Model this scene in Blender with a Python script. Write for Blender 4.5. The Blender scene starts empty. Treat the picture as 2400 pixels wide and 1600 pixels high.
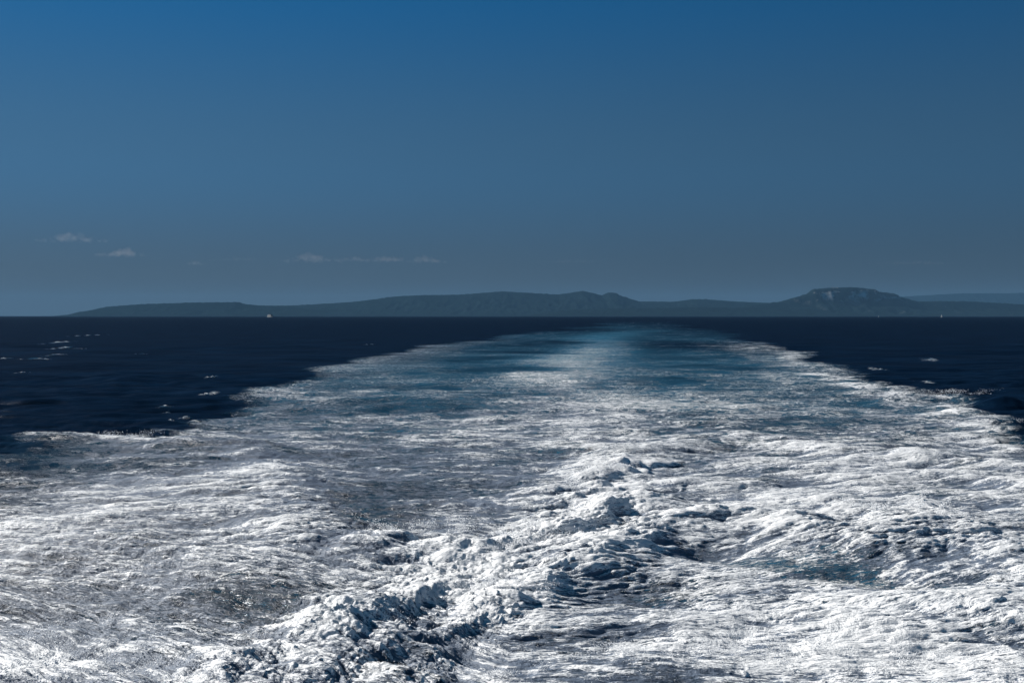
import bpy, bmesh, math
import numpy as np

# ------------------------------------------------------------------ camera, sky, sun, exposure
scene = bpy.context.scene
col = scene.collection
R = math.radians
CAM_H = 12.0
cam_d = bpy.data.cameras.new('camera')
cam_d.lens = 40.0
cam_d.sensor_width = 36.0
cam_d.clip_start = 0.5
cam_d.clip_end = 300000.0
cam = bpy.data.objects.new('camera', cam_d)
cam.location = (0, 0, CAM_H)
cam.rotation_euler = (R(90) - math.atan(60 / 2666.7), 0, 0)
col.objects.link(cam)
scene.camera = cam

SUN_EL = 27.0
SUN_AZ = 56.0          # degrees to the left of the view direction
world = bpy.data.worlds.new('World')
scene.world = world
world.use_nodes = True
wn, wl = world.node_tree.nodes, world.node_tree.links
wn.clear()
sky = wn.new('ShaderNodeTexSky')
sky.sky_type = 'NISHITA'
sky.sun_disc = False
sky.sun_elevation = R(SUN_EL)
sky.sun_rotation = R(-SUN_AZ)
sky.altitude = 0
sky.air_density = 0.5
sky.dust_density = 0.0
sky.ozone_density = 9.0
hs = wn.new('ShaderNodeHueSaturation')
hs.inputs['Hue'].default_value = .487
hs.inputs['Saturation'].default_value = 1.10
hs.inputs['Value'].default_value = 1.0
bg = wn.new('ShaderNodeBackground')
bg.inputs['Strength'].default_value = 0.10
wo = wn.new('ShaderNodeOutputWorld')
tc = wn.new('ShaderNodeTexCoord')
mp = wn.new('ShaderNodeMapping')                 # an even, deep sky: little brightening towards the horizon, all the way round
mp.inputs['Location'].default_value = (0, 0, .15)
mp.inputs['Scale'].default_value = (1, 1, .25)
wl.new(tc.outputs['Generated'], mp.inputs['Vector'])
wl.new(mp.outputs[0], sky.inputs['Vector'])
wl.new(sky.outputs[0], hs.inputs['Color'])
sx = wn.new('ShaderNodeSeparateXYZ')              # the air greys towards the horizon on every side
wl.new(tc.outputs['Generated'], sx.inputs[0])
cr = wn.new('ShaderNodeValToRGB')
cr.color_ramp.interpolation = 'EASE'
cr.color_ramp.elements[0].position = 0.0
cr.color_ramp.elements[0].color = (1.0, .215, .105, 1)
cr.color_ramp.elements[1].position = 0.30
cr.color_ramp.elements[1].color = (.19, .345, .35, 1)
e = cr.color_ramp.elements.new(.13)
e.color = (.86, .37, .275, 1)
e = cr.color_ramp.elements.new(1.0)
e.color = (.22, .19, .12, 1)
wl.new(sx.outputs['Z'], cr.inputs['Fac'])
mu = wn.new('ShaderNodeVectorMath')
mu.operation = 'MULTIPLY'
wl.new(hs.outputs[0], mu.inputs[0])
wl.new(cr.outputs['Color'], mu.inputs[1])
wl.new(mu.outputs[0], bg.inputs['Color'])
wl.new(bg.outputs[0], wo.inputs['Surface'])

sun_d = bpy.data.lights.new('sun', 'SUN')
sun_d.energy = 5.0
sun_d.angle = R(0.5)
sun_d.color = (1.0, 0.975, 0.94)
sun = bpy.data.objects.new('sun', sun_d)
sun.rotation_euler = (R(90 - SUN_EL), 0, R(SUN_AZ + 180))
sun.location = (-300, 100, 200)
col.objects.link(sun)

vs = scene.view_settings
vs.view_transform = 'Standard'
vs.look = 'None'
vs.gamma = 1.0
vs.exposure = 0.65

scene.cycles.use_denoising = True


# ------------------------------------------------------------------ helpers
def tag(o, label=None, cat=None, group=None, kind=None):
    if label: o['label'] = label
    if cat: o['category'] = cat
    if group: o['group'] = group
    if kind: o['kind'] = kind
    return o


def sstep(a, b, x):
    t = np.clip((x - a) / (b - a), 0, 1)
    return t * t * (3 - 2 * t)


class Tile:
    """random periodic surface with wavelengths lo..hi metres; h has unit deviation, dx and dy pull crests sharp"""
    def __init__(s, N, L, lo, hi, p, seed, wind=None, rot=0.0):
        r = np.random.default_rng(seed)
        k = np.fft.fftfreq(N, L / N) * 2 * np.pi
        kx, ky = np.meshgrid(k, k)
        km = np.hypot(kx, ky)
        km[0, 0] = 1
        lam = 2 * np.pi / km
        amp = np.where((lam > lo * .7) & (lam < hi * 1.4), km ** (-p), 0)
        amp *= sstep(lo * .7, lo, lam) * (1 - sstep(hi, hi * 1.4, lam))
        if wind is not None:
            c = (kx * math.cos(wind) + ky * math.sin(wind)) / km
            amp *= .15 + np.abs(c) ** 3
        sp = amp * (r.normal(size=(N, N)) + 1j * r.normal(size=(N, N)))
        sp[0, 0] = 0
        h = np.fft.ifft2(sp).real
        sc = 1 / h.std()
        s.h = (h * sc).astype(np.float32)
        s.dx = (np.fft.ifft2(-1j * kx / km * sp).real * sc).astype(np.float32)
        s.dy = (np.fft.ifft2(-1j * ky / km * sp).real * sc).astype(np.float32)
        s.N, s.L, s.c, s.s = N, L, math.cos(rot), math.sin(rot)

    def _idx(s, x, y):
        u = (x * s.c + y * s.s) * (s.N / s.L)
        v = (-x * s.s + y * s.c) * (s.N / s.L)
        iu, iv = np.floor(u), np.floor(v)
        fu, fv = (u - iu).astype(np.float32), (v - iv).astype(np.float32)
        iu = iu.astype(np.int64) % s.N
        iv = iv.astype(np.int64) % s.N
        return iu, iv, (iu + 1) % s.N, (iv + 1) % s.N, fu, fv

    def _get(s, a, q):
        iu, iv, ju, jv, fu, fv = q
        return (a[iv, iu] * (1 - fu) + a[iv, ju] * fu) * (1 - fv) + (a[jv, iu] * (1 - fu) + a[jv, ju] * fu) * fv

    def __call__(s, x, y):
        return s._get(s.h, s._idx(x, y))

    def all(s, x, y):
        q = s._idx(x, y)
        h, a, b = s._get(s.h, q), s._get(s.dx, q), s._get(s.dy, q)
        return h, a * s.c - b * s.s, a * s.s + b * s.c


def mesh_np(name, V, F, mats, parent=None, smooth=True, attrs=None):
    """V (n,3), F (m,k) with k = 3 or 4"""
    me = bpy.data.meshes.new(name)
    n, (m, k) = len(V), F.shape
    me.vertices.add(n)
    me.vertices.foreach_set('co', np.asarray(V, np.float32).ravel())
    me.loops.add(m * k)
    me.loops.foreach_set('vertex_index', np.asarray(F, np.int32).ravel())
    me.polygons.add(m)
    me.polygons.foreach_set('loop_start', np.arange(0, m * k, k, dtype=np.int32))
    me.polygons.foreach_set('use_smooth', np.full(m, smooth))
    for an, av in (attrs or {}).items():
        at = me.attributes.new(an, 'FLOAT', 'POINT')
        at.data.foreach_set('value', np.asarray(av, np.float32))
    me.update(calc_edges=True)
    me.validate()
    me.materials.append(mats)
    o = bpy.data.objects.new(name, me)
    col.objects.link(o)
    o.parent = parent
    return o


class Nodes:
    def __init__(s, name):
        s.m = bpy.data.materials.new(name)
        s.m.use_nodes = True
        s.n, s.l = s.m.node_tree.nodes, s.m.node_tree.links
        s.n.clear()
        s.out = s.n.new('ShaderNodeOutputMaterial')

    def put(s, sock, v):
        if hasattr(v, 'is_linked') or hasattr(v, 'links'):
            s.l.new(v, sock)
        else:
            sock.default_value = v

    def math(s, op, a, b=None, c=None, clamp=False):
        q = s.n.new('ShaderNodeMath')
        q.operation = op
        q.use_clamp = clamp
        for i, v in enumerate((a, b, c)):
            if v is not None: s.put(q.inputs[i], v)
        return q.outputs[0]

    def ramp(s, x, a, b, lo=0.0, hi=1.0):
        q = s.n.new('ShaderNodeMapRange')
        q.interpolation_type = 'SMOOTHSTEP'
        for i, v in enumerate((x, a, b, lo, hi)): s.put(q.inputs[i], v)
        return q.outputs[0]

    def mix(s, f, a, b):
        q = s.n.new('ShaderNodeMix')
        q.data_type = 'RGBA'
        s.put(q.inputs[0], f)
        s.put(q.inputs[6], a if not isinstance(a, tuple) else (*a, 1))
        s.put(q.inputs[7], b if not isinstance(b, tuple) else (*b, 1))
        return q.outputs[2]

    def noise(s, vec, scale, detail=4, rough=.5, dist=0.0):
        q = s.n.new('ShaderNodeTexNoise')
        s.l.new(vec, q.inputs['Vector'])
        q.inputs['Scale'].default_value = scale
        q.inputs['Detail'].default_value = detail
        q.inputs['Roughness'].default_value = rough
        q.inputs['Distortion'].default_value = dist
        return q.outputs[0]

    def pos(s):
        return s.n.new('ShaderNodeNewGeometry').outputs['Position']

    def attr(s, name):
        q = s.n.new('ShaderNodeAttribute')
        q.attribute_name = name
        return q.outputs['Fac']

    def bsdf(s, **kw):
        q = s.n.new('ShaderNodeBsdfPrincipled')
        for k, v in kw.items():
            s.put(q.inputs[k.replace('_', ' ')], (*v, 1) if isinstance(v, tuple) else v)
        s.l.new(q.outputs[0], s.out.inputs['Surface'])
        return q


# ------------------------------------------------------------------ materials
def water_material():
    N = Nodes('sea_water_and_foam')
    vm = N.n.new('ShaderNodeVectorMath')
    vm.operation = 'MULTIPLY'
    N.l.new(N.pos(), vm.inputs[0])
    vm.inputs[1].default_value = (.26, 1, 1)
    cb = N.n.new('ShaderNodeCombineXYZ')         # streaks bend round the waves: 'flow' shifts them along y
    N.put(cb.inputs[1], N.attr('flow'))
    va = N.n.new('ShaderNodeVectorMath')
    N.l.new(vm.outputs[0], va.inputs[0])
    N.l.new(cb.outputs[0], va.inputs[1])
    p = va.outputs[0]
    foam, aer, thick = N.attr('foam'), N.attr('aeration'), N.attr('thickness')
    age = N.attr('age')                          # foam gathers into a coarser web as it drifts astern
    coarse = N.math('MULTIPLY_ADD', age, .75, .30)
    fine = N.math('MULTIPLY_ADD', age, -.45, 1.25)
    n0 = N.noise(p, .16, 4, .6, .4)
    n1 = N.noise(p, .9, 6, .6, .5)
    fine = N.math('MULTIPLY', fine, N.ramp(n0, .30, .70, .55, 1.35))
    n2 = N.noise(p, 6.0, 5, .65, .3)
    n3 = N.noise(p, 22.0, 3, .6)
    nl = N.noise(p, 2.4, 5, .62, .8)
    pw = N.pos()
    nm = N.noise(pw, .42, 6, .66, .7)
    ng = N.noise(pw, 1.1, 5, .66, .5)

    def line(n, lo, hi):                         # thin bright filaments of foam along the mid-level of a noise
        return N.ramp(N.math('ABSOLUTE', N.math('SUBTRACT', n, .5)), hi, lo)
    web = N.math('MAXIMUM', line(nl, .004, .055), N.math('MULTIPLY', line(n2, .01, .07), .75))
    web2 = N.math('MAXIMUM', line(nm, .004, .05), N.math('MULTIPLY', line(ng, .006, .06), .8))
    def add(x, n, k, w=None, off=-.5):
        v = N.math('ADD', n, off)
        v = N.math('MULTIPLY', v, k)
        if w is not None: v = N.math('MULTIPLY', v, w)
        return N.math('ADD', x, v)
    a = add(foam, n1, .75)
    a = add(a, n0, .5)
    a = add(a, n2, .8, fine)
    a = add(a, ng, .9, coarse)
    a = add(a, web, .32, fine, -.33)
    a = add(a, web2, .40, coarse, -.33)
    gate = N.ramp(foam, .01, .12)
    mask = N.math('MULTIPLY', N.ramp(a, .22, .60), gate)
    t = add(thick, n2, 1.4, fine)
    t = add(t, n1, .28)
    t = add(t, n3, 1.15, fine)
    t = add(t, ng, .95, coarse)
    t = add(t, web, .46, fine, -.33)
    t = add(t, web2, .42, coarse, -.33)
    t = N.ramp(t, .36, .66)
    foam_c = N.mix(t, (.142, .176, .230), (.90, .90, .89))
    nd = N.noise(pw, .035, 5, .65, .5)
    ne = N.noise(p, .22, 5, .65, .3)
    deep = N.mix(N.ramp(N.math('MULTIPLY_ADD', ne, .6, N.math('MULTIPLY', nd, .4)), .36, .66), (.0006, .0038, .0120), (.0026, .0120, .0310))
    water_c = N.mix(aer, deep, (.028, .108, .175))
    water_c = N.mix(N.math('SUBTRACT', aer, 1.0, clamp=True), water_c, (.22, .33, .39))
    c = N.mix(mask, water_c, foam_c)
    rough = N.math('MULTIPLY_ADD', mask, .17, .28)
    spec = N.math('MULTIPLY', mask, .335)
    r1 = N.noise(p, .55, 6, .65)
    bh = N.math('MULTIPLY_ADD', r1, .30, N.math('MULTIPLY', n2, N.math('MULTIPLY_ADD', mask, .07, .03)))
    bh = N.math('ADD', bh, N.math('MULTIPLY', n3, N.math('MULTIPLY_ADD', mask, .026, .005)))
    bh = N.math('ADD', bh, N.math('MULTIPLY', nm, N.math('MULTIPLY', mask, .35)))
    bh = N.math('ADD', bh, N.math('MULTIPLY', nl, N.math('MULTIPLY', mask, .10)))
    bump = N.n.new('ShaderNodeBump')
    bump.inputs['Strength'].default_value = 1.0
    bump.inputs['Distance'].default_value = 1.0
    N.l.new(bh, bump.inputs['Height'])
    b = N.bsdf(Base_Color=c, Roughness=rough, Specular_IOR_Level=spec, IOR=1.33)
    N.l.new(bump.outputs[0], b.inputs['Normal'])
    gl = N.n.new('ShaderNodeBsdfGlossy')
    gl.inputs['Roughness'].default_value = .22
    N.l.new(bump.outputs[0], gl.inputs['Normal'])
    ms = N.n.new('ShaderNodeMixShader')
    N.put(ms.inputs[0], N.math('MULTIPLY_ADD', mask, -.055, .055))
    N.l.new(b.outputs[0], ms.inputs[1])
    N.l.new(gl.outputs[0], ms.inputs[2])
    N.l.new(ms.outputs[0], N.out.inputs['Surface'])
    return N.m


def hill_material(name, scrub, rock, rock_amt):
    N = Nodes(name)
    p = N.pos()
    g = N.n.new('ShaderNodeNewGeometry')
    sx = N.n.new('ShaderNodeSeparateXYZ')
    N.l.new(g.outputs['Normal'], sx.inputs[0])
    n1 = N.noise(p, .0026, 6, .68)
    n2 = N.noise(p, .0016, 5, .6)
    steep = N.ramp(sx.outputs[2], .88, .65)
    k = N.math('MULTIPLY', steep, N.ramp(n1, .50, .60))
    k = N.math('MAXIMUM', k, N.math('MULTIPLY', N.ramp(n1, .63, .68), rock_amt))
    sz = N.n.new('ShaderNodeSeparateXYZ')
    N.l.new(p, sz.inputs[0])
    k = N.math('MULTIPLY', k, N.ramp(sz.outputs[2], 420, 700, .08, 1.0))    # bare rock only on the high ground
    c = N.mix(N.ramp(n2, .35, .68), scrub, tuple(v * 1.4 for v in scrub))
    c = N.mix(k, c, rock)
    N.bsdf(Base_Color=c, Roughness=1.0, Specular_IOR_Level=0.0)
    return N.m


def plain(name, c, rough=.5, var=.12, scale=2.0):
    N = Nodes(name)
    p = N.pos()
    f = N.noise(p, scale, 4, .6)
    cc = N.mix(f, tuple(v * (1 - var) for v in c), tuple(min(1, v * (1 + var)) for v in c))
    N.bsdf(Base_Color=cc, Roughness=rough)
    return N.m


def volume(name, colr, density, aniso=0.0):
    N = Nodes(name)
    q = N.n.new('ShaderNodeVolumePrincipled')
    q.inputs['Color'].default_value = (*colr, 1)
    q.inputs['Density'].default_value = density
    q.inputs['Anisotropy'].default_value = aniso
    N.l.new(q.outputs[0], N.out.inputs['Volume'])
    return N.m


M_WATER = water_material()

# ------------------------------------------------------------------ the sea and the wake
T = np.concatenate([-np.geomspace(1.1, .54, 30), np.linspace(-.53, .53, 1150), np.geomspace(.54, 1.1, 30)])
dep = np.concatenate([np.linspace(.54, .338, 50), np.linspace(.3375, .004, 860), np.geomspace(.0038, CAM_H / 82000, 40)])
yr = CAM_H / dep
dyr = np.abs(np.gradient(yr))
nr, nc = len(yr), len(T)
Y = np.repeat(yr, nc)
X = (yr[:, None] * T[None, :]).ravel()
DY = np.repeat(np.maximum(dyr, yr * .0011), nc)

t_swell = Tile(512, 420, 9, 70, 2.3, 1, wind=R(60))
t_sea2 = Tile(1024, 160, 2.2, 9, 2.2, 2, wind=R(75), rot=.3)
t_sea3 = Tile(1024, 52, .6, 2.4, 2.0, 3, wind=R(100), rot=1.1)
t_w2 = Tile(1024, 140, 2.4, 10, 2.2, 4, rot=.5)
t_w3 = Tile(1024, 61, .65, 2.4, 2.0, 5, rot=-.12)
t_w4 = Tile(1024, 23, .17, .65, 1.8, 6, rot=.1)
t_b2 = Tile(1024, 90, 1.5, 6, 2.0, 8, rot=.9)
t_n1 = Tile(512, 300, 5, 60, 1.7, 9, rot=.2)
t_n2 = Tile(1024, 170, 1.2, 14, 1.7, 10, rot=1.7)
t_big = Tile(512, 2600, 30, 500, 1.7, 12, rot=.8)


def fade(lo):                              # a wave shorter than about two rows of the mesh is left to the material
    return sstep(.9, 2.2, lo / DY)


# outline of the wake, in metres (x, y) from far to near
LEFT = np.array([(250, 2668), (49, 1000), (5, 640), (-33, 492), (-34, 320), (-38.5, 302), (-38.5, 233), (-37.3, 178), (-34.6, 149),
                 (-34.6, 128), (-32, 113), (-31, 108), (-40.5, 106.5), (-44, 102), (-43, 94), (-43.5, 84), (-45, 60), (-46, 15)])[::-1]
RIGHT = np.array([(432, 3201), (228, 1600), (151, 914), (133, 711), (110, 533), (93.2, 421), (93.5, 372), (79.7, 291), (66.2, 220), (62, 188), (58.8, 168),
                  (61.8, 161), (59.2, 149), (53.8, 128), (49.3, 114), (47.2, 105), (46.5, 94), (47, 70), (47, 15)])[::-1]
CENTRE = np.array([(200, 2668), (96, 915), (40, 533), (15.3, 291), (9.8, 200), (7.1, 145), (8, 110), (10.1, 92.5), (6.4, 77.8), (5.3, 70.9),
                   (2.3, 60.7), (-1.1, 55.9), (-3.6, 48.2), (-5.5, 41.9), (-6.8, 37.4), (-10, 20)])[::-1]

wn1, wn2, wnb = t_n1(X, Y), t_n2(X, Y), t_big(X, Y)
ew = np.clip(Y / 130, .3, 3)
xw = X + 1.3 * wn1 * np.clip(Y / 200, .4, 1.2) + .8 * wn2 * fade(1.5) + wnb * np.clip(Y / 400 - .3, 0, 4) * 4
yw = Y + 1.5 * t_n1(X + 77, Y + 31) * ew + 1.0 * t_n2(X + 50, Y - 20) * ew * fade(1.5)
xl = np.interp(yw, LEFT[:, 1], LEFT[:, 0])
xr = np.interp(yw, RIGHT[:, 1], RIGHT[:, 0])
dl, dr = xw - xl, xr - xw
din = np.minimum(dl, dr)
soft = 2.0 + Y * .012
inside = sstep(-soft, soft, din)
inside *= 1 - sstep(1500, 3800, Y)
xc = np.interp(yw, CENTRE[:, 1], CENTRE[:, 0])
wc = np.interp(Y, [30, 90, 145, 300, 600, 2500], [7, 8, 8.5, 11, 14, 50])
cband = np.exp(-((xw - xc) / wc) ** 2)

RIDGES = [  # (points, height, width on the left, width on the right, foam): right = right-hand side walking along the points
    ([(-2.9, 54.9), (0, 56.9), (2.3, 60.7), (5.4, 65.7)], 1.25, 2.2, .75, .5),
    ([(-6.8, 55.5), (-5, 60), (-3.5, 61.3)], 1.0, 2.6, 1.4, .6),
    ([(-5.2, 46.1), (-2.7, 48.2), (-.4, 52.2)], .6, 1.8, 1.0, .4),
    ([(-.9, 45.5), (.5, 48.2), (1.3, 50.5)], .9, 1.6, .6, .4),
    ([(-7.3, 40.3), (-5.7, 43), (-3.9, 46.8)], .4, 1.6, 1.2, .4),
    ([(2.2, 74.2), (7.1, 86.3), (9.2, 93.9)], 1.1, 3, 1.0, .30),
    ([(-3.5, 69.5), (1.5, 68.4), (5.7, 76)], 1.0, 2.4, .8, .4),
    ([(-9.3, 38.3), (-7.7, 40.8)], .3, 1.4, 1.2, .3),
    ([(-3.4, 40.8), (-.3, 44.2)], .7, 1.5, .6, .4),
    ([(-24, 101), (-17.7, 84), (-13.6, 72.5), (-10.6, 63.8), (-7.7, 56.9)][::-1], 1.7, 6.0, 3.6, .25),
    ([(-22.5, 77.8), (-18.3, 76), (-15.8, 77.8)], .6, 2.5, 2.0, .4),
    ([(-20.7, 57.9), (-16, 53.1), (-11.6, 48.2), (-8.5, 44.8), (-5.7, 39.8)][::-1], 1.6, 4.5, 3.2, .15),
    ([(-15.4, 60.1), (-12.9, 61.3), (-10.5, 57.9)], .6, 1.6, 1.2, .4),
    ([(3.7, 54), (6.8, 60.1), (11, 65.1), (14.5, 64.4), (17, 58.5)], 1.9, 4.0, 2.8, .3),
    ([(10, 56.5), (14.1, 53.5), (17, 52.5)], -1.2, 3.0, 2.2, -.45),
    ([(21.2, 74.2), (21.7, 66.4), (21.6, 59)][::-1], 1.2, 3.0, 2.2, .4),
    ([(25.9, 73.5), (25.4, 65.1), (24.6, 58)][::-1], 1.2, 3.0, 2.2, .4),
    ([(11.3, 99.8), (18, 106.5), (24, 106.5), (27.7, 98.2)], 1.6, 4, 4, .2),
    ([(7.5, 70.9), (11.7, 77.8), (16.5, 79.8)], 1.3, 3, 1.8, .35),
    ([(-45, 103.5), (-42.1, 105), (-38, 106.5), (-29.7, 102)], 1.3, 2.6, 3.2, .5),
    ([(54, 159.8), (62.8, 162.9), (64, 148)], 2.6, 3, 3.5, .4),
    ([(53, 131), (66.2, 153), (78, 159.8)], 1.7, 6, 6, -.2),
    ([(-12, 53.1), (-8.7, 51.4), (-6.7, 50.5)], .5, 1.4, 1.2, .45),
    ([(23.3, 88.7), (31.8, 93.9), (38.7, 88.7)], 1.6, 4, 3, .3),
    ([(-34, 68), (-27, 64), (-23, 66)], .6, 3.5, 3.5, .2),
    ([(29, 52), (22, 47), (14, 44)], .7, 3.5, 3.0, .25),
    ([(4, 43.5), (9, 45.5), (15, 43.2)], .5, 1.6, 1.2, .35),
    ([(30, 84), (37, 76), (42, 74)], 1.4, 4, 3, .3),
    ([(-1.2, 43), (2.0, 50.5), (6.0, 58.5), (11.5, 67.5), (21, 79)], .35, 2.0, 1.6, .45),
    ([(-8, 38), (-5.2, 46), (-2.6, 53), (1.0, 59.5), (5.4, 68.5), (7.6, 80), (9.4, 92)], .55, 2.4, 1.5, .55),
    ([(-11.5, 60), (-13.8, 69), (-19, 83)], .2, 2.0, 2.0, .40),
    ([(-13, 60), (-9.5, 60.5), (-8, 57.5)], .3, 1.6, 1.4, .40),
    ([(8, 110), (7.2, 125), (7.6, 150)], .3, 3.5, 3.5, .15),
]
ridge_h = np.zeros_like(X)
ridge_f = np.zeros_like(X)
sel = np.where(Y < 190)[0]
xs = X[sel] + .3 * t_n2(X[sel] + 11, Y[sel])
ys = Y[sel] + .3 * t_n2(X[sel] - 31, Y[sel] + 17)
for pts, hgt, w_l, w_r, fm in RIDGES:
    P = np.array(pts, float)
    mx = 4 * max(w_l, w_r)
    k = np.where((xs > P[:, 0].min() - mx) & (xs < P[:, 0].max() + mx) & (ys > P[:, 1].min() - mx) & (ys < P[:, 1].max() + mx))[0]
    if not len(k): continue
    bx, by = xs[k], ys[k]
    bd = np.full(len(k), 1e9)
    bs = np.zeros(len(k))
    for i in range(len(P) - 1):
        d = P[i + 1] - P[i]
        L2 = d @ d
        tt = np.clip(((bx - P[i, 0]) * d[0] + (by - P[i, 1]) * d[1]) / L2, 0, 1)
        ex, ey = bx - P[i, 0] - tt * d[0], by - P[i, 1] - tt * d[1]
        dd = np.hypot(ex, ey)
        u = dd < bd
        bd = np.where(u, dd, bd)
        bs = np.where(u, (d[0] * ey - d[1] * ex) / (math.sqrt(L2) * dd + 1e-6), bs)
    w = w_r + (w_l - w_r) * sstep(-.7, .7, bs)
    q = np.exp(-(bd / w) ** 1.6)
    ridge_h[sel[k]] += hgt * q * .40
    ridge_f[sel[k]] += fm * np.exp(-(bd / np.minimum(w, 1.6)) ** 2)

slant = np.where(X < 0, np.interp(Y, [35, 45, 60, 80, 120], [.9, .8, .35, -.10, 0]), np.interp(Y, [35, 45, 60, 80, 120], [-.05, -.20, -.45, -.30, 0]))
flow_base = .5 * wn1 + slant * X
flow = .8 * ridge_h + flow_base

# how much foam lies on the water
cov = np.interp(Y, [15, 60, 90, 120, 160, 200, 260, 330, 500, 900], [.74, .69, .58, .40, .20, .08, .03, .01, 0, 0])
edge_w = 2.5 + Y * .018
e_l = np.exp(-np.clip(dl, 0, None) / edge_w) * np.interp(Y, [60, 110, 200, 330, 550, 900], [0, .15, .30, .26, .10, 0])
e_r = np.exp(-np.clip(dr, 0, None) / edge_w) * np.interp(Y, [60, 110, 200, 400, 520, 650], [.1, .3, .5, .42, .10, 0]) * np.clip(1 + .5 * wn2, .2, 2)
c_f = cband * np.interp(Y, [100, 140, 200, 300, 450, 700], [.05, .26, .28, .18, .08, 0])
patch = .07 * wn1 + .07 * wn2
foam = (cov + e_l + e_r + c_f + patch * np.interp(Y, [60, 160, 300], [1, .7, .2]) + ridge_f * .6) * inside
foam *= 1 - .6 * sstep(.33, .44, -X / Y) * sstep(114, 104, Y) * sstep(62, 88, Y)
aer = np.interp(Y, [15, 150, 250, 400, 600, 1000, 2000, 3500], [.85, .75, .5, .36, .25, .13, .05, 0])
aer = (aer * (1 + .22 * wn1 + .18 * wnb + .15 * wn2 * fade(2)) + cband * np.interp(Y, [100, 180, 260, 400, 600, 1000, 1800], [0, .65, 1.15, 1.15, .6, .22, .06])
       + e_l * .9 + e_r * .7)
aer *= 1 - .75 * np.exp(-((X - 72) / 34) ** 2 - ((Y - 470) / 75) ** 2)
aer = np.clip(aer, 0, 1.9) * inside * (1 - .7 * sstep(.33, .44, -X / Y) * sstep(114, 104, Y))

# heights
h = np.zeros_like(X)
cx = np.zeros_like(X)
cy = np.zeros_like(X)
iw = inside * np.interp(Y, [15, 110, 200, 400, 900, 2000], [1, 1, .7, .4, .2, 0])


def add(tile, lo, amp, chop, sx=1.0):
    global h, cx, cy
    f = fade(lo) * amp
    a, b, c = tile.all(X * sx, Y + (flow_base if sx < 1 else 0))
    h += a * f
    cx += b * f * chop
    cy += c * f * chop
    return a


add(t_swell, 12, .32 * (1 - .3 * inside), .8)
add(t_sea2, 3, .19 * (1 - .6 * inside), 1.0)
add(t_sea3, .8, .035 * (1 - .5 * inside), 1.0)
boil = np.exp(-((xw - xc) / np.interp(Y, [30, 45, 60, 75, 92, 110, 200], [5, 4.6, 4.4, 3.8, 3.2, 3.6, 4])) ** 4) * np.interp(Y, [30, 85, 105, 150], [1, 1, .4, .1]) * inside
w2 = add(t_w2, 3, iw * (.095 + .01 * boil), 1.1, .8)
w3 = add(t_w3, .9, iw * (.024 + .004 * boil), 1.0, .30)
w4 = add(t_w4, .3, iw * (.0145 + .004 * boil), 1.2, .32)
b2 = np.abs(t_b2(X, Y)) * fade(1.5)
b3 = np.abs(t_w3(X * .8 + 40, Y * .8 - 13)) * fade(.8)
b4 = np.abs(t_w4(X * .8 + 4, Y * .8 - 3)) * fade(.3)
h += boil * (.12 * b2 + .035 * (.8 - b3) + .03 * (.8 - b4) - .06)
# little jets thrown up
spk = np.clip(t_w3(X + 9, Y + 5) * .6 + t_w4(X - 3, Y) * .7 - 1.5, 0, 1.4) * fade(.5)
h += spk * iw * (.03 + .03 * boil + .03 * np.clip(ridge_f, 0, .6))
h += ridge_h * (1 + .05 * w3 * fade(.9) + .03 * w4 * fade(.3))
cx += ridge_h * .28 + boil * (b2 * .1)
# a breaking lip along both edges of the wake
lip = np.exp(-((din - 1.5) / (2.2 + Y * .006)) ** 2) * inside
h += lip * np.interp(Y, [60, 110, 200, 400, 800], [.06, .14, .2, .2, .1]) * (.6 + .6 * np.clip(w2, -1, 2))

# whitecaps on the open water
CAPS = [(-128.2, 310.6, 4.5), (-138.2, 326.4, 4), (-204, 516, 5), (-169.6, 426.6, 3), (-155.4, 410, 4), (-139.6, 348, 4), (-148, 330, 3), (-100.6, 235, 2),
        (-114.8, 351.6, 1.6), (-44.2, 168.2, 1.4), (-58.8, 222, 1.4), (-43.6, 145.3, 1.5), (-45.4, 150, 1.4), (-39.8, 137.7, 1.6), (-37.5, 134, 1.6), (-39.5, 131, 1.3),
        (94.5, 524.6, 4), (114.2, 310.6, 3), (80.6, 249.9, 3), (75, 205, 2), (-260, 700, 4), (-60, 480, 2)]
cap = np.zeros_like(X)
for x0, y0, w in CAPS:
    k = np.where((np.abs(Y - y0) < 4 * w + y0 * .03) & (np.abs(X - x0) < 4 * w))[0]
    w = w * .30
    wy = np.maximum(w * .35, y0 * y0 / 12 * .0006)
    jx = X[k] - x0 + .5 * wn2[k]
    cap[k] += np.exp(-(jx / w) ** 2 - ((Y[k] - y0 + .15 * w * np.sin(jx * 1.7)) / wy) ** 2)
cap = np.clip(cap, 0, 1) * (1 - inside)
h += cap * .35
foam = np.maximum(foam, cap * .42 * (.7 + .4 * wn2))
aer = np.maximum(aer, sstep(.05, .8, cap) * .5)

thick = (-.02 + .15 * sstep(-14, 2, X) + .10 * sstep(0, 14, X) + .09 * w2 * fade(3) + .20 * w3 * fade(.9) + .19 * w4 * fade(.3) + .45 * ridge_f + .28 * boil + spk * .5 + .12 * wn1
         + np.interp(Y, [15, 45, 70], [.12, .08, 0]) + .24 * sstep(3, 9, X) * sstep(64, 40, Y))
thick = thick + cap * .6 + (e_l + e_r) * .5
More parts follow.
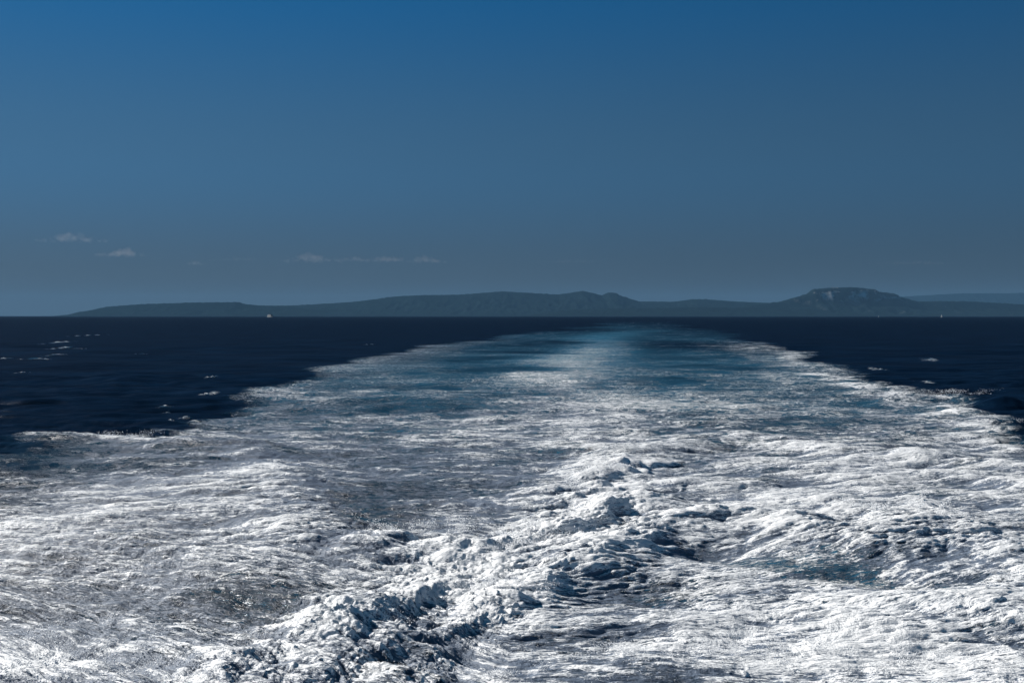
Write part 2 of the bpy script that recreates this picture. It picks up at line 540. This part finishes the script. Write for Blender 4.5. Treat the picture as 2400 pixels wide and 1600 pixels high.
# thinner foam in the troughs, the first two painting shade on sunless slopes
for x0, y0, rx, ry, k in ((-9.0, 65, 4, 8, .36), (-8.5, 45, 4, 5, .34), (13, 55.5, 4.5, 2.6, .35), (-24, 62, 6, 4, .12), (3, 99, 9, 5, .12), (-20, 49, 6, 4, .14),
                          (-8, 80, 6, 8, .12), (22, 62, 2.5, 6, .15), (6, 50, 2.5, 4, .12), (-40, 92, 8, 9, .15), (-16.5, 39.3, 3.2, 2.0, -.65), (9.5, 40.5, 5, 1.2, -.25), (1.5, 40, 5, 2.5, -.16)):
    g = np.exp(-((X - x0) / rx) ** 2 - ((Y - y0) / ry) ** 2)
    thick -= k * g
    foam -= k * .9 * g

rim = sstep(0, .12, np.tile(np.minimum(1.1 - np.abs(T), .3), nr)) * np.repeat(sstep(.54, .47, dep), nc) * (1 - sstep(9000, 30000, Y))
V = np.stack([X + cx * rim, Y + cy * rim, h * rim], 1)
i = np.arange(nr * nc).reshape(nr, nc)
F = np.stack([i[:-1, :-1], i[:-1, 1:], i[1:, 1:], i[1:, :-1]], -1).reshape(-1, 4)
A = {'age': np.interp(Y, [42, 150], [0, 1]), 'foam': foam, 'aeration': aer, 'thickness': thick, 'flow': flow}
fi = inside[F].mean(1)
fc = cap[F].mean(1)
is_wake = fi > .5
is_cap = (~is_wake) & (fc > .25)


def sub(name, m, extraV=None, extraF=None):
    f = F[m]
    u, inv = np.unique(f, return_inverse=True)
    f = inv.reshape(f.shape)
    v = V[u]
    at = {k: q[u] for k, q in A.items()}
    if extraV is not None:
        f = np.concatenate([f, extraF + len(v)])
        v = np.concatenate([v, extraV])
        at = {k: np.concatenate([q, np.zeros(len(extraV))]) for k, q in at.items()}
    return mesh_np(name, v, f, M_WATER, attrs=at)


y0, y1 = yr[0], yr[-1]
a, b = 1.1 * y0, 1.1 * y1
eV = np.array([(-a, y0, 0), (a, y0, 0), (b, y1, 0), (-b, y1, 0), (-b, -82000, 0), (b, -82000, 0), (-b, y0, 0), (b, y0, 0)], float)
sea = sub('sea', ~(is_wake | is_cap), np.concatenate([eV[[4, 5, 7, 6]], [(-a, y0, 0), (a, y0, 0), (-b, y1, 0), (b, y1, 0)],
          [(-(a + b) / 2, (y0 + y1) / 2, 0), ((a + b) / 2, (y0 + y1) / 2, 0)]]),
          np.array([(0, 1, 2, 3), (3, 4, 8, 6), (5, 2, 7, 9)]))
tag(sea, 'dark navy open sea with small ripples out to the horizon', 'sea', kind='structure')
wake = sub('wake_foam', is_wake)
tag(wake, "broad white foaming wake trailing from the ship across the dark sea", 'foam', kind='stuff')
caps = sub('whitecap_foam', is_cap)
tag(caps, 'scattered small white crests breaking on the dark open sea', 'foam', kind='stuff')


# ------------------------------------------------------------------ spray thrown up by the wake
def droplets(name, clusters, seed):
    r = np.random.default_rng(seed)
    P, S = [], []
    for x, y, z, sx, sy, sz, n, smin, smax in clusters:
        nb = max(6, n // 130)
        cb = r.normal(size=(nb, 2)) * .8
        ci = r.integers(0, nb, n)
        lean = r.normal(size=(nb, 2)) * .5
        up = r.uniform(.25, 1.5, nb) ** 1.4
        tt = r.random(n) ** .8
        q = np.zeros((n, 3))
        q[:, :2] = cb[ci] + lean[ci] * tt[:, None] + r.normal(size=(n, 2)) * (.06 + .30 * tt[:, None] ** 2)
        q[:, 2] = up[ci] * (tt * 1.7 - tt * tt * .8) * r.uniform(.7, 1.1, n)
        q *= (sx, sy, sz)
        P.append(q + (x, y, z))
        S.append(smin * (smax / smin) ** (r.random(n) ** 2.2))
    P, S = np.concatenate(P), np.concatenate(S)
    n = len(P)
    base = np.array([(1, 0, 0), (-1, 0, 0), (0, 1, 0), (0, -1, 0), (0, 0, 1), (0, 0, -1)], float)
    fc = np.array([(0, 2, 4), (2, 1, 4), (1, 3, 4), (3, 0, 4), (2, 0, 5), (1, 2, 5), (3, 1, 5), (0, 3, 5)])
    st = 1 + r.random((n, 1, 3)) * .8
    v = P[:, None, :] + base[None] * S[:, None, None] * st
    f = fc[None] + 6 * np.arange(n)[:, None, None]
    return mesh_np(name, v.reshape(-1, 3), f.reshape(-1, 3), M_DROP)


M_DROP = plain('spray_droplets', (.86, .87, .88), .5, .04, 3)
o = droplets('spray', [
    (-16.3, 38.6, .1, 1.8, 1.2, .9, 1500, .006, .030), (-14.2, 38.2, .05, 1.6, 1.2, .55, 800, .006, .030),
    (-17.6, 37.8, .1, 1.2, 1.0, 1.0, 1000, .006, .030), (-10.5, 38.2, .1, 1.5, 1.2, .5, 2000, .006, .024),
    (-9.3, 39.4, .1, 1.8, 1.6, .5, 1600, .006, .026)], 21)
tag(o, 'burst of fine white spray droplets flying over the wake at bottom left', 'spray', kind='stuff')
o = droplets('spray', [
    (-5.0, 60, .7, 1.4, .8, .35, 2500, .007, .03), (2.3, 60.7, .5, 1.8, 1.4, .4, 2500, .007, .03), (0, 56.9, .5, 1.4, .9, .4, 2200, .007, .03),
    (-2.7, 48.2, .3, 1.4, .9, .35, 2000, .006, .024), (.5, 48.2, .3, 1.0, .9, .4, 2000, .006, .024), (-5.7, 43, .3, 1.2, 1, .35, 1600, .005, .02),
    (7.1, 86.3, .5, 1.5, 2.5, .5, 1200, .01, .045), (4.6, 74, .4, 1.5, 2, .45, 1200, .01, .04)], 22)
tag(o, 'fine white spray flicked up along the churning diagonal crest in the middle', 'spray', kind='stuff')
o = droplets('spray', [
    (3.4, 39.3, 0, 1.4, .8, .35, 1200, .005, .02), (6.8, 39.8, 0, 1.6, .8, .4, 1500, .005, .02), (9.4, 40, 0, 1.4, .8, .55, 1800, .005, .02),
    (12, 39.5, 0, 1.5, .8, .4, 1100, .005, .02), (14.6, 38.6, 0, 1.4, .8, .4, 1100, .005, .02), (-1.4, 37.8, 0, 1.2, .7, .3, 900, .005, .02),
    (-3.5, 38, 0, 1.2, .7, .3, 700, .005, .02), (24.8, 66, .5, 1, 2, .5, 900, .01, .035), (21.3, 67, .5, 1, 2, .4, 700, .01, .035)], 23)
tag(o, 'low white spray over the bright foam at the bottom right', 'spray', kind='stuff')
o = droplets('spray', [(-38.5, 106.5, .4, 3, 1, .6, 1200, .008, .03), (-34, 104.5, .3, 2.5, 1, .4, 600, .008, .03)], 24)
tag(o, 'flecks of spray along the breaking left edge of the wake', 'spray', kind='stuff')
o = droplets('spray', [(61, 162, .6, 3.5, 1.5, .8, 1200, .01, .04), (56.5, 160, .4, 3, 1.5, .5, 700, .01, .04), (53, 128, .2, 2.5, 3, .5, 600, .01, .035)], 25)
tag(o, 'flecks of spray along the breaking right edge of the wake', 'spray', kind='stuff')


# ------------------------------------------------------------------ hills across the water
def hills(name, prof, D, depth, mat, label, seed, cliff=0.0):
    P = np.array(prof, float)
    P *= 1.65
    P[:, 0] *= 1000
    D, depth = D * 1.65, depth * 1.65
    x0, x1 = P[0, 0] - 300, P[-1, 0] + 300
    n = int((x1 - x0) / 42)
    m = 56
    x = np.linspace(x0, x1, n)
    px = np.concatenate([[x0], P[:, 0], [x1]])
    pz = np.concatenate([[-30], P[:, 1], [-30]])
    tl = Tile(512, 9000, 60, 1500, 1.9, seed)
    tf = Tile(512, 3000, 30, 260, 1.6, seed + 1)
    v = np.linspace(-1, 1, m)                    # -1 the shore towards us, 0 the crest, 1 the far side
    Xg, Vg = np.meshgrid(x, v)
    wob = tl(Xg, Vg * depth) * 120
    crest = np.interp(x, px, pz)[None, :]
    sm = np.interp(Xg + wob * (1 - np.exp(-(Vg * 4) ** 2)), px, pz)
    prof_f = np.where(Vg < 0, (1 + Vg), (1 - Vg))
    shape = (1 - cliff) * prof_f ** 1.25 + cliff * sstep(.30, .92, prof_f) * (.35 + .65 * sstep(.7, .97, prof_f))
    w = np.exp(-(Vg * 5) ** 2)
    z = (sm * (1 - w) + crest * w) * shape
    gul = np.abs(tl(Xg * 1.4, Vg * depth * 1.0)) * .06 * crest * (1 - prof_f) * prof_f * 2.5
    z = z - np.clip(gul, 0, None) + tf(Xg, Vg * depth) * 6 * sstep(5, 80, z) + tl(Xg, Vg * depth) * .015 * crest * prof_f * (1 - w)
    z = np.where(prof_f < .03, -6, z)
    z = np.maximum(z, -6)
    Yg = D + Vg * depth
    i = np.arange(n * m).reshape(m, n)
    F = np.stack([i[:-1, :-1], i[:-1, 1:], i[1:, 1:], i[1:, :-1]], -1).reshape(-1, 4)
    o = mesh_np(name, np.stack([Xg, Yg, z], -1).reshape(-1, 3), F, mat)
    tag(o, label, 'hills', kind='structure')
    return o


M_HILL = hill_material('scrub_hillside', (.006, .011, .011), (.035, .040, .042), .15)
M_TABLE = hill_material('limestone_mountain', (.006, .011, .011), (.62, .60, .57), .6)
hills('headland', [(-9.18, 22), (-9.0, 103), (-8.55, 202), (-7.83, 256), (-6.84, 292), (-5.76, 301), (-5.62, 256), (-5.4, 238), (-4.68, 211), (-3.96, 112), (-3.6, 22)],
      24000, 1500, M_HILL, 'low flat-topped headland at the left end of the far coast', 31)
hills('hill_range', [(-6.24, 102), (-5.85, 239), (-4.97, 249), (-4.29, 288), (-3.61, 336), (-3.12, 395), (-2.73, 453), (-2.05, 492), (-1.17, 502), (-.68, 541), (-.24, 580),
                     (.29, 551), (.88, 512), (1.07, 502), (1.36, 551), (1.61, 590), (1.85, 541), (2.05, 483), (2.19, 551), (2.39, 541), (2.44, 492), (2.73, 395), (2.92, 336),
                     (3.22, 346), (3.7, 336), (4.09, 395), (4.39, 395), (4.87, 356), (5.46, 327), (5.95, 307), (6.43, 180), (6.82, 54)],
      26000, 2600, M_HILL, 'long hazy blue hill range with two small knobs in the middle', 33)
hills('table_mountain', [(4.23, 91), (4.83, 229), (5.43, 298), (5.95, 453), (6.08, 548), (6.47, 582), (6.9, 591), (7.07, 574), (7.33, 539), (7.42, 496), (7.72, 461), (7.85, 392),
                         (8.19, 298), (8.62, 306), (9.31, 298), (10.35, 237), (11.21, 177), (11.73, 47)],
      23000, 1700, M_TABLE, 'flat-topped mountain with pale rock cliffs on the right', 35, cliff=.6)
hills('distant_hills', [(12.6, 323), (14.33, 732), (14.96, 764), (15.75, 811), (16.69, 858), (17.64, 858), (18.11, 858), (18.9, 874), (20.47, 953), (22.84, 890), (25.2, 402)],
      42000, 3500, M_HILL, 'faintest and farthest blue hills at the right edge', 37)
hills('foothills', [(.4, 36), (1.21, 133), (2.02, 149), (2.9, 157), (3.63, 173), (4.43, 157), (5.24, 149), (6.05, 109), (6.85, 44)],
      21500, 900, M_HILL, 'low coastal foothills in front of the hill range', 39)


# ------------------------------------------------------------------ vessels on the horizon
M_DIM_WHITE = plain('haze_dimmed_ship_paint', (.14, .15, .16), .5)  # white paint darkened: the dimming by haze is put into the colour
M_GLASS = plain('dark_ship_glass', (.02, .03, .04), .1)
M_SAIL = plain('haze_dimmed_sailcloth', (.2, .21, .22), .7)  # white cloth, with the fading of far haze painted in
M_ALU = plain('bare_aluminium', (.5, .5, .52), .35)


def part(name, bm, mat, parent):
    bmesh.ops.recalc_face_normals(bm, faces=bm.faces)
    me = bpy.data.meshes.new(name)
    bm.to_mesh(me)
    bm.free()
    me.materials.append(mat)
    o = bpy.data.objects.new(name, me)
    col.objects.link(o)
    o.parent = parent
    return o


def loft(sections):
    """closed skin through rings of equal length"""
    bm = bmesh.new()
    rs = [[bm.verts.new(p) for p in s] for s in sections]
    n = len(rs[0])
    for a, b in zip(rs, rs[1:]):
        for i in range(n): bm.faces.new((a[i], a[(i + 1) % n], b[(i + 1) % n], b[i]))
    bm.faces.new(rs[0]); bm.faces.new(rs[-1][::-1])
    return bm


def box(bm, x0, x1, y0, y1, z0, z1, rake=0):
    v = [bm.verts.new(p) for p in ((x0, y0, z0), (x1, y0, z0), (x1, y1, z0), (x0, y1, z0), (x0 + rake * .3, y0, z1), (x1 - rake, y0, z1), (x1 - rake, y1, z1), (x0 + rake * .3, y1, z1))]
    for f in ((0, 3, 2, 1), (4, 5, 6, 7), (0, 1, 5, 4), (1, 2, 6, 5), (2, 3, 7, 6), (3, 0, 4, 7)): bm.faces.new([v[i] for i in f])
    return bm


def hull(Ln, B, z_top, z_bot, sheer):
    s = []
    for i in range(13):
        t = i / 12
        b = B / 2 * (min(1, .75 + t * 1.2) if t < .6 else max(.02, 1 - ((t - .6) / .4) ** 2.0))
        x = -Ln / 2 + Ln * t
        top = z_top + sheer * max(0, t - .55) ** 2 * 5
        s.append([(x, -b, top), (x - .02 * Ln * t, -b * .85, z_bot), (x - .02 * Ln * t, b * .85, z_bot), (x, b, top)])
    return loft(s)


def root(name, loc, rz):
    e = bpy.data.objects.new(name, None)
    e.location = loc
    e.rotation_euler = (0, 0, rz)
    col.objects.link(e)
    return e


ferry = tag(root('ferry', (-2016, 9500, 0), R(-58)), 'white passenger ferry on the horizon below the left hills', 'ferry')
part('hull', hull(118, 20, 9, -2, 3), M_DIM_WHITE, ferry)
bm = bmesh.new(); box(bm, -56, 38, -9, 9, 9.0, 15.5, 4); part('lower_deck_house', bm, M_DIM_WHITE, ferry)
bm = bmesh.new(); box(bm, -50, 32, -8, 8, 15.5, 20.5, 4); up = part('upper_deck_house', bm, M_DIM_WHITE, ferry)
for zz in (11.6, 13.6):
    for s in (-1, 1):
        bm = bmesh.new(); box(bm, -50, 30, s * 9 - .08, s * 9 + .08, zz, zz + .9); part('window_band', bm, M_GLASS, ferry)
bm = bmesh.new(); box(bm, 18, 28, -9.5, 9.5, 20.5, 24, 2); br = part('bridge', bm, M_DIM_WHITE, ferry)
bm = bmesh.new(); box(bm, 26.2, 27.4, -9.0, 9.0, 21.6, 23.0, .6); part('bridge_window', bm, M_GLASS, br)
bm = loft([[(-30 + q * .3 + 5 * math.cos(k * .785), 3 * math.sin(k * .785), 20.5 + q * 6) for k in range(8)] for q in (0, 1)]); part('funnel', bm, M_DIM_WHITE, ferry)
bm = loft([[(14 + .4 * math.cos(k * 1.57), .4 * math.sin(k * 1.57), 24 + q * 9) for k in range(4)] for q in (0, 1)]); part('mast', bm, M_DIM_WHITE, ferry)


def sailboat(loc, rz, s, label):
    e = tag(root('sailing_boat', loc, rz), label, 'sailing boat', 'sailing boats under the far coast')
    part('hull', hull(14 * s, 4 * s, 1.5 * s, -.5, .3), M_DIM_WHITE, e)
    bm = bmesh.new(); box(bm, -3 * s, 2 * s, -1.1 * s, 1.1 * s, 1.5 * s, 2.2 * s, .8 * s); part('cabin', bm, M_DIM_WHITE, e)
    bm = loft([[(1.2 * s + .1 * s * math.cos(k * 1.047), .1 * s * math.sin(k * 1.047), 1.4 * s + q * 18 * s) for k in range(6)] for q in (0, 1)]); part('mast', bm, M_ALU, e)
    for nm, tri in (('mainsail', [(1.0, 0, 2.6), (-5.2, .9, 2.6), (1.0, 0, 18.6)]), ('jib', [(6.6, 0, 2.2), (1.6, -.8, 2.4), (1.5, 0, 17.0)])):
        bm = bmesh.new()
        g = []
        for d in (-.03, .03):
            for i in range(9):
                t = i / 8
                L0 = [tri[0][k] + (tri[2][k] - tri[0][k]) * t for k in range(3)]
                L1 = [tri[1][k] + (tri[2][k] - tri[1][k]) * t for k in range(3)]
                g.append([bm.verts.new(((L0[0] + (L1[0] - L0[0]) * u) * s, (L0[1] + (L1[1] - L0[1]) * u + .8 * math.sin(u * 3.14) * (1 - t) + d) * s, (L0[2] + (L1[2] - L0[2]) * u) * s)) for u in (0, .25, .5, .75, 1)])
        for off in (0, 9):
            for i in range(8):
                for j in range(4): bm.faces.new((g[off + i][j], g[off + i][j + 1], g[off + i + 1][j + 1], g[off + i + 1][j]))
        for i in range(8):
            for j in (0, 4): bm.faces.new((g[i][j], g[i + 1][j], g[i + 10][j], g[i + 9][j]))
        for j in range(4): bm.faces.new((g[0][j], g[0][j + 1], g[9][j + 1], g[9][j]))
        part(nm, bm, M_SAIL, e)


sailboat((3396, 9000, 0), R(-62), 1.25, 'white sailing boat on the horizon right of the flat-topped mountain')
sailboat((3220, 10000, 0), R(-50), .8, 'tiny pale sailing boat on the horizon under the flat-topped mountain')


# ------------------------------------------------------------------ haze and clouds
bm = bmesh.new()
box(bm, -115000, 115000, -95000, 98000, -5, 1750)
haze = part('haze', bm, volume('haze_air', (.125, .28, .465), .95e-5), None)
tag(haze, 'thin blue sea haze between the ship and the far coast', 'haze', kind='stuff')

M_CLOUD = volume('cloud_vapour', (.97, .93, .86), 5.5e-5)
M_CLOUD2 = volume('thin_cloud_vapour', (.97, .93, .86), 3e-5)


def puffs(name, blobs, seed, mat, loc):
    """one closed lumpy skin per blob (x, y, z, width, height)"""
    r = np.random.default_rng(seed)
    bm = bmesh.new()
    hm = 0
    for bx, by, bz, wd, ht in blobs:
        hm = max(hm, ht)
        for k in range(int(18 + 9 * wd / ht)):
            u = np.clip(r.normal() * .24, -.5, .5)
            env = (1 - (2 * abs(u)) ** 1.5) * r.uniform(.35, 1.0)
            rad = ht * r.uniform(.10, .30) * (.5 + .5 * env)
            zc = max(rad * .5, (env * ht - rad) * r.uniform(.1, 1.0))
            ret = bmesh.ops.create_icosphere(bm, subdivisions=2, radius=1.0)
            sc = (rad * r.uniform(1.1, 2.2), rad * r.uniform(1.2, 2.2), rad)
            pc = (u * wd + bx, r.normal() * ht * .5 + by, zc + bz)
            for v in ret['verts']:
                v.co = (v.co.x * sc[0] + pc[0], v.co.y * sc[1] + pc[1], v.co.z * sc[2] + pc[2])
    me = bpy.data.meshes.new(name)
    bm.to_mesh(me)
    bm.free()
    tmp = bpy.data.objects.new('puff_source', me)
    col.objects.link(tmp)
    md = tmp.modifiers.new('merge', 'REMESH')
    md.mode = 'VOXEL'
    md.voxel_size = hm / 16
    dg = bpy.context.evaluated_depsgraph_get()
    me2 = bpy.data.meshes.new_from_object(tmp.evaluated_get(dg))
    bpy.data.objects.remove(tmp)
    bpy.data.meshes.remove(me)
    me2.name = name
    co = np.empty(len(me2.vertices) * 3, np.float32)
    me2.vertices.foreach_get('co', co)
    co = co.reshape(-1, 3)
    tl = Tile(256, hm * 6, hm * .15, hm * .9, 1.8, seed)
    co[:, 2] += tl(co[:, 0], co[:, 1] + co[:, 2]) * hm * .05
    co[:, 0] += tl(co[:, 2] * 1.3 + 70, co[:, 1]) * hm * .06
    me2.vertices.foreach_set('co', co.ravel())
    me2.materials.clear()
    me2.materials.append(mat)
    o = bpy.data.objects.new(name, me2)
    col.objects.link(o)
    o.location = loc
    return o


def cloud(cx_, z0, wd, ht, label, seed, mat):
    o = puffs('cloud', [(0, 0, 0, wd * 2.0, ht * 1.65)], seed, mat, (cx_ * 1.65, 109000, z0 * 1.65))
    tag(o, label, 'cloud', 'low clouds above the far coast')


cloud(-25500, 4330, 3400, 640, 'highest and brightest small cloud at the far left', 51, M_CLOUD)
cloud(-22632, 3500, 2300, 700, 'second cloud from the left, lower and to the right of the brightest', 52, M_CLOUD)
cloud(-18396, 2970, 1000, 330, 'tiny cloud puff above the left headland', 53, M_CLOUD)
cloud(-15840, 3220, 3000, 270, 'thin faint cloud streak left of the row of puffs', 54, M_CLOUD2)
cloud(-11676, 3150, 2900, 680, 'tallest puff at the left end of the cloud row over the hill range', 55, M_CLOUD)
cloud(-9216, 3190, 1700, 350, 'small low puff second in the cloud row over the hill range', 56, M_CLOUD)
cloud(-7272, 3170, 2260, 480, 'lumpy puff third in the cloud row over the hill range', 57, M_CLOUD)
cloud(-5064, 3100, 1960, 480, 'bright puff at the right end of the cloud row', 58, M_CLOUD)
cloud(3480, 3100, 4200, 230, 'long faint cloud streak above the two knobs of the range', 59, M_CLOUD2)
cloud(23400, 3020, 4400, 280, 'faint cloud streak right of the flat-topped mountain', 60, M_CLOUD2)
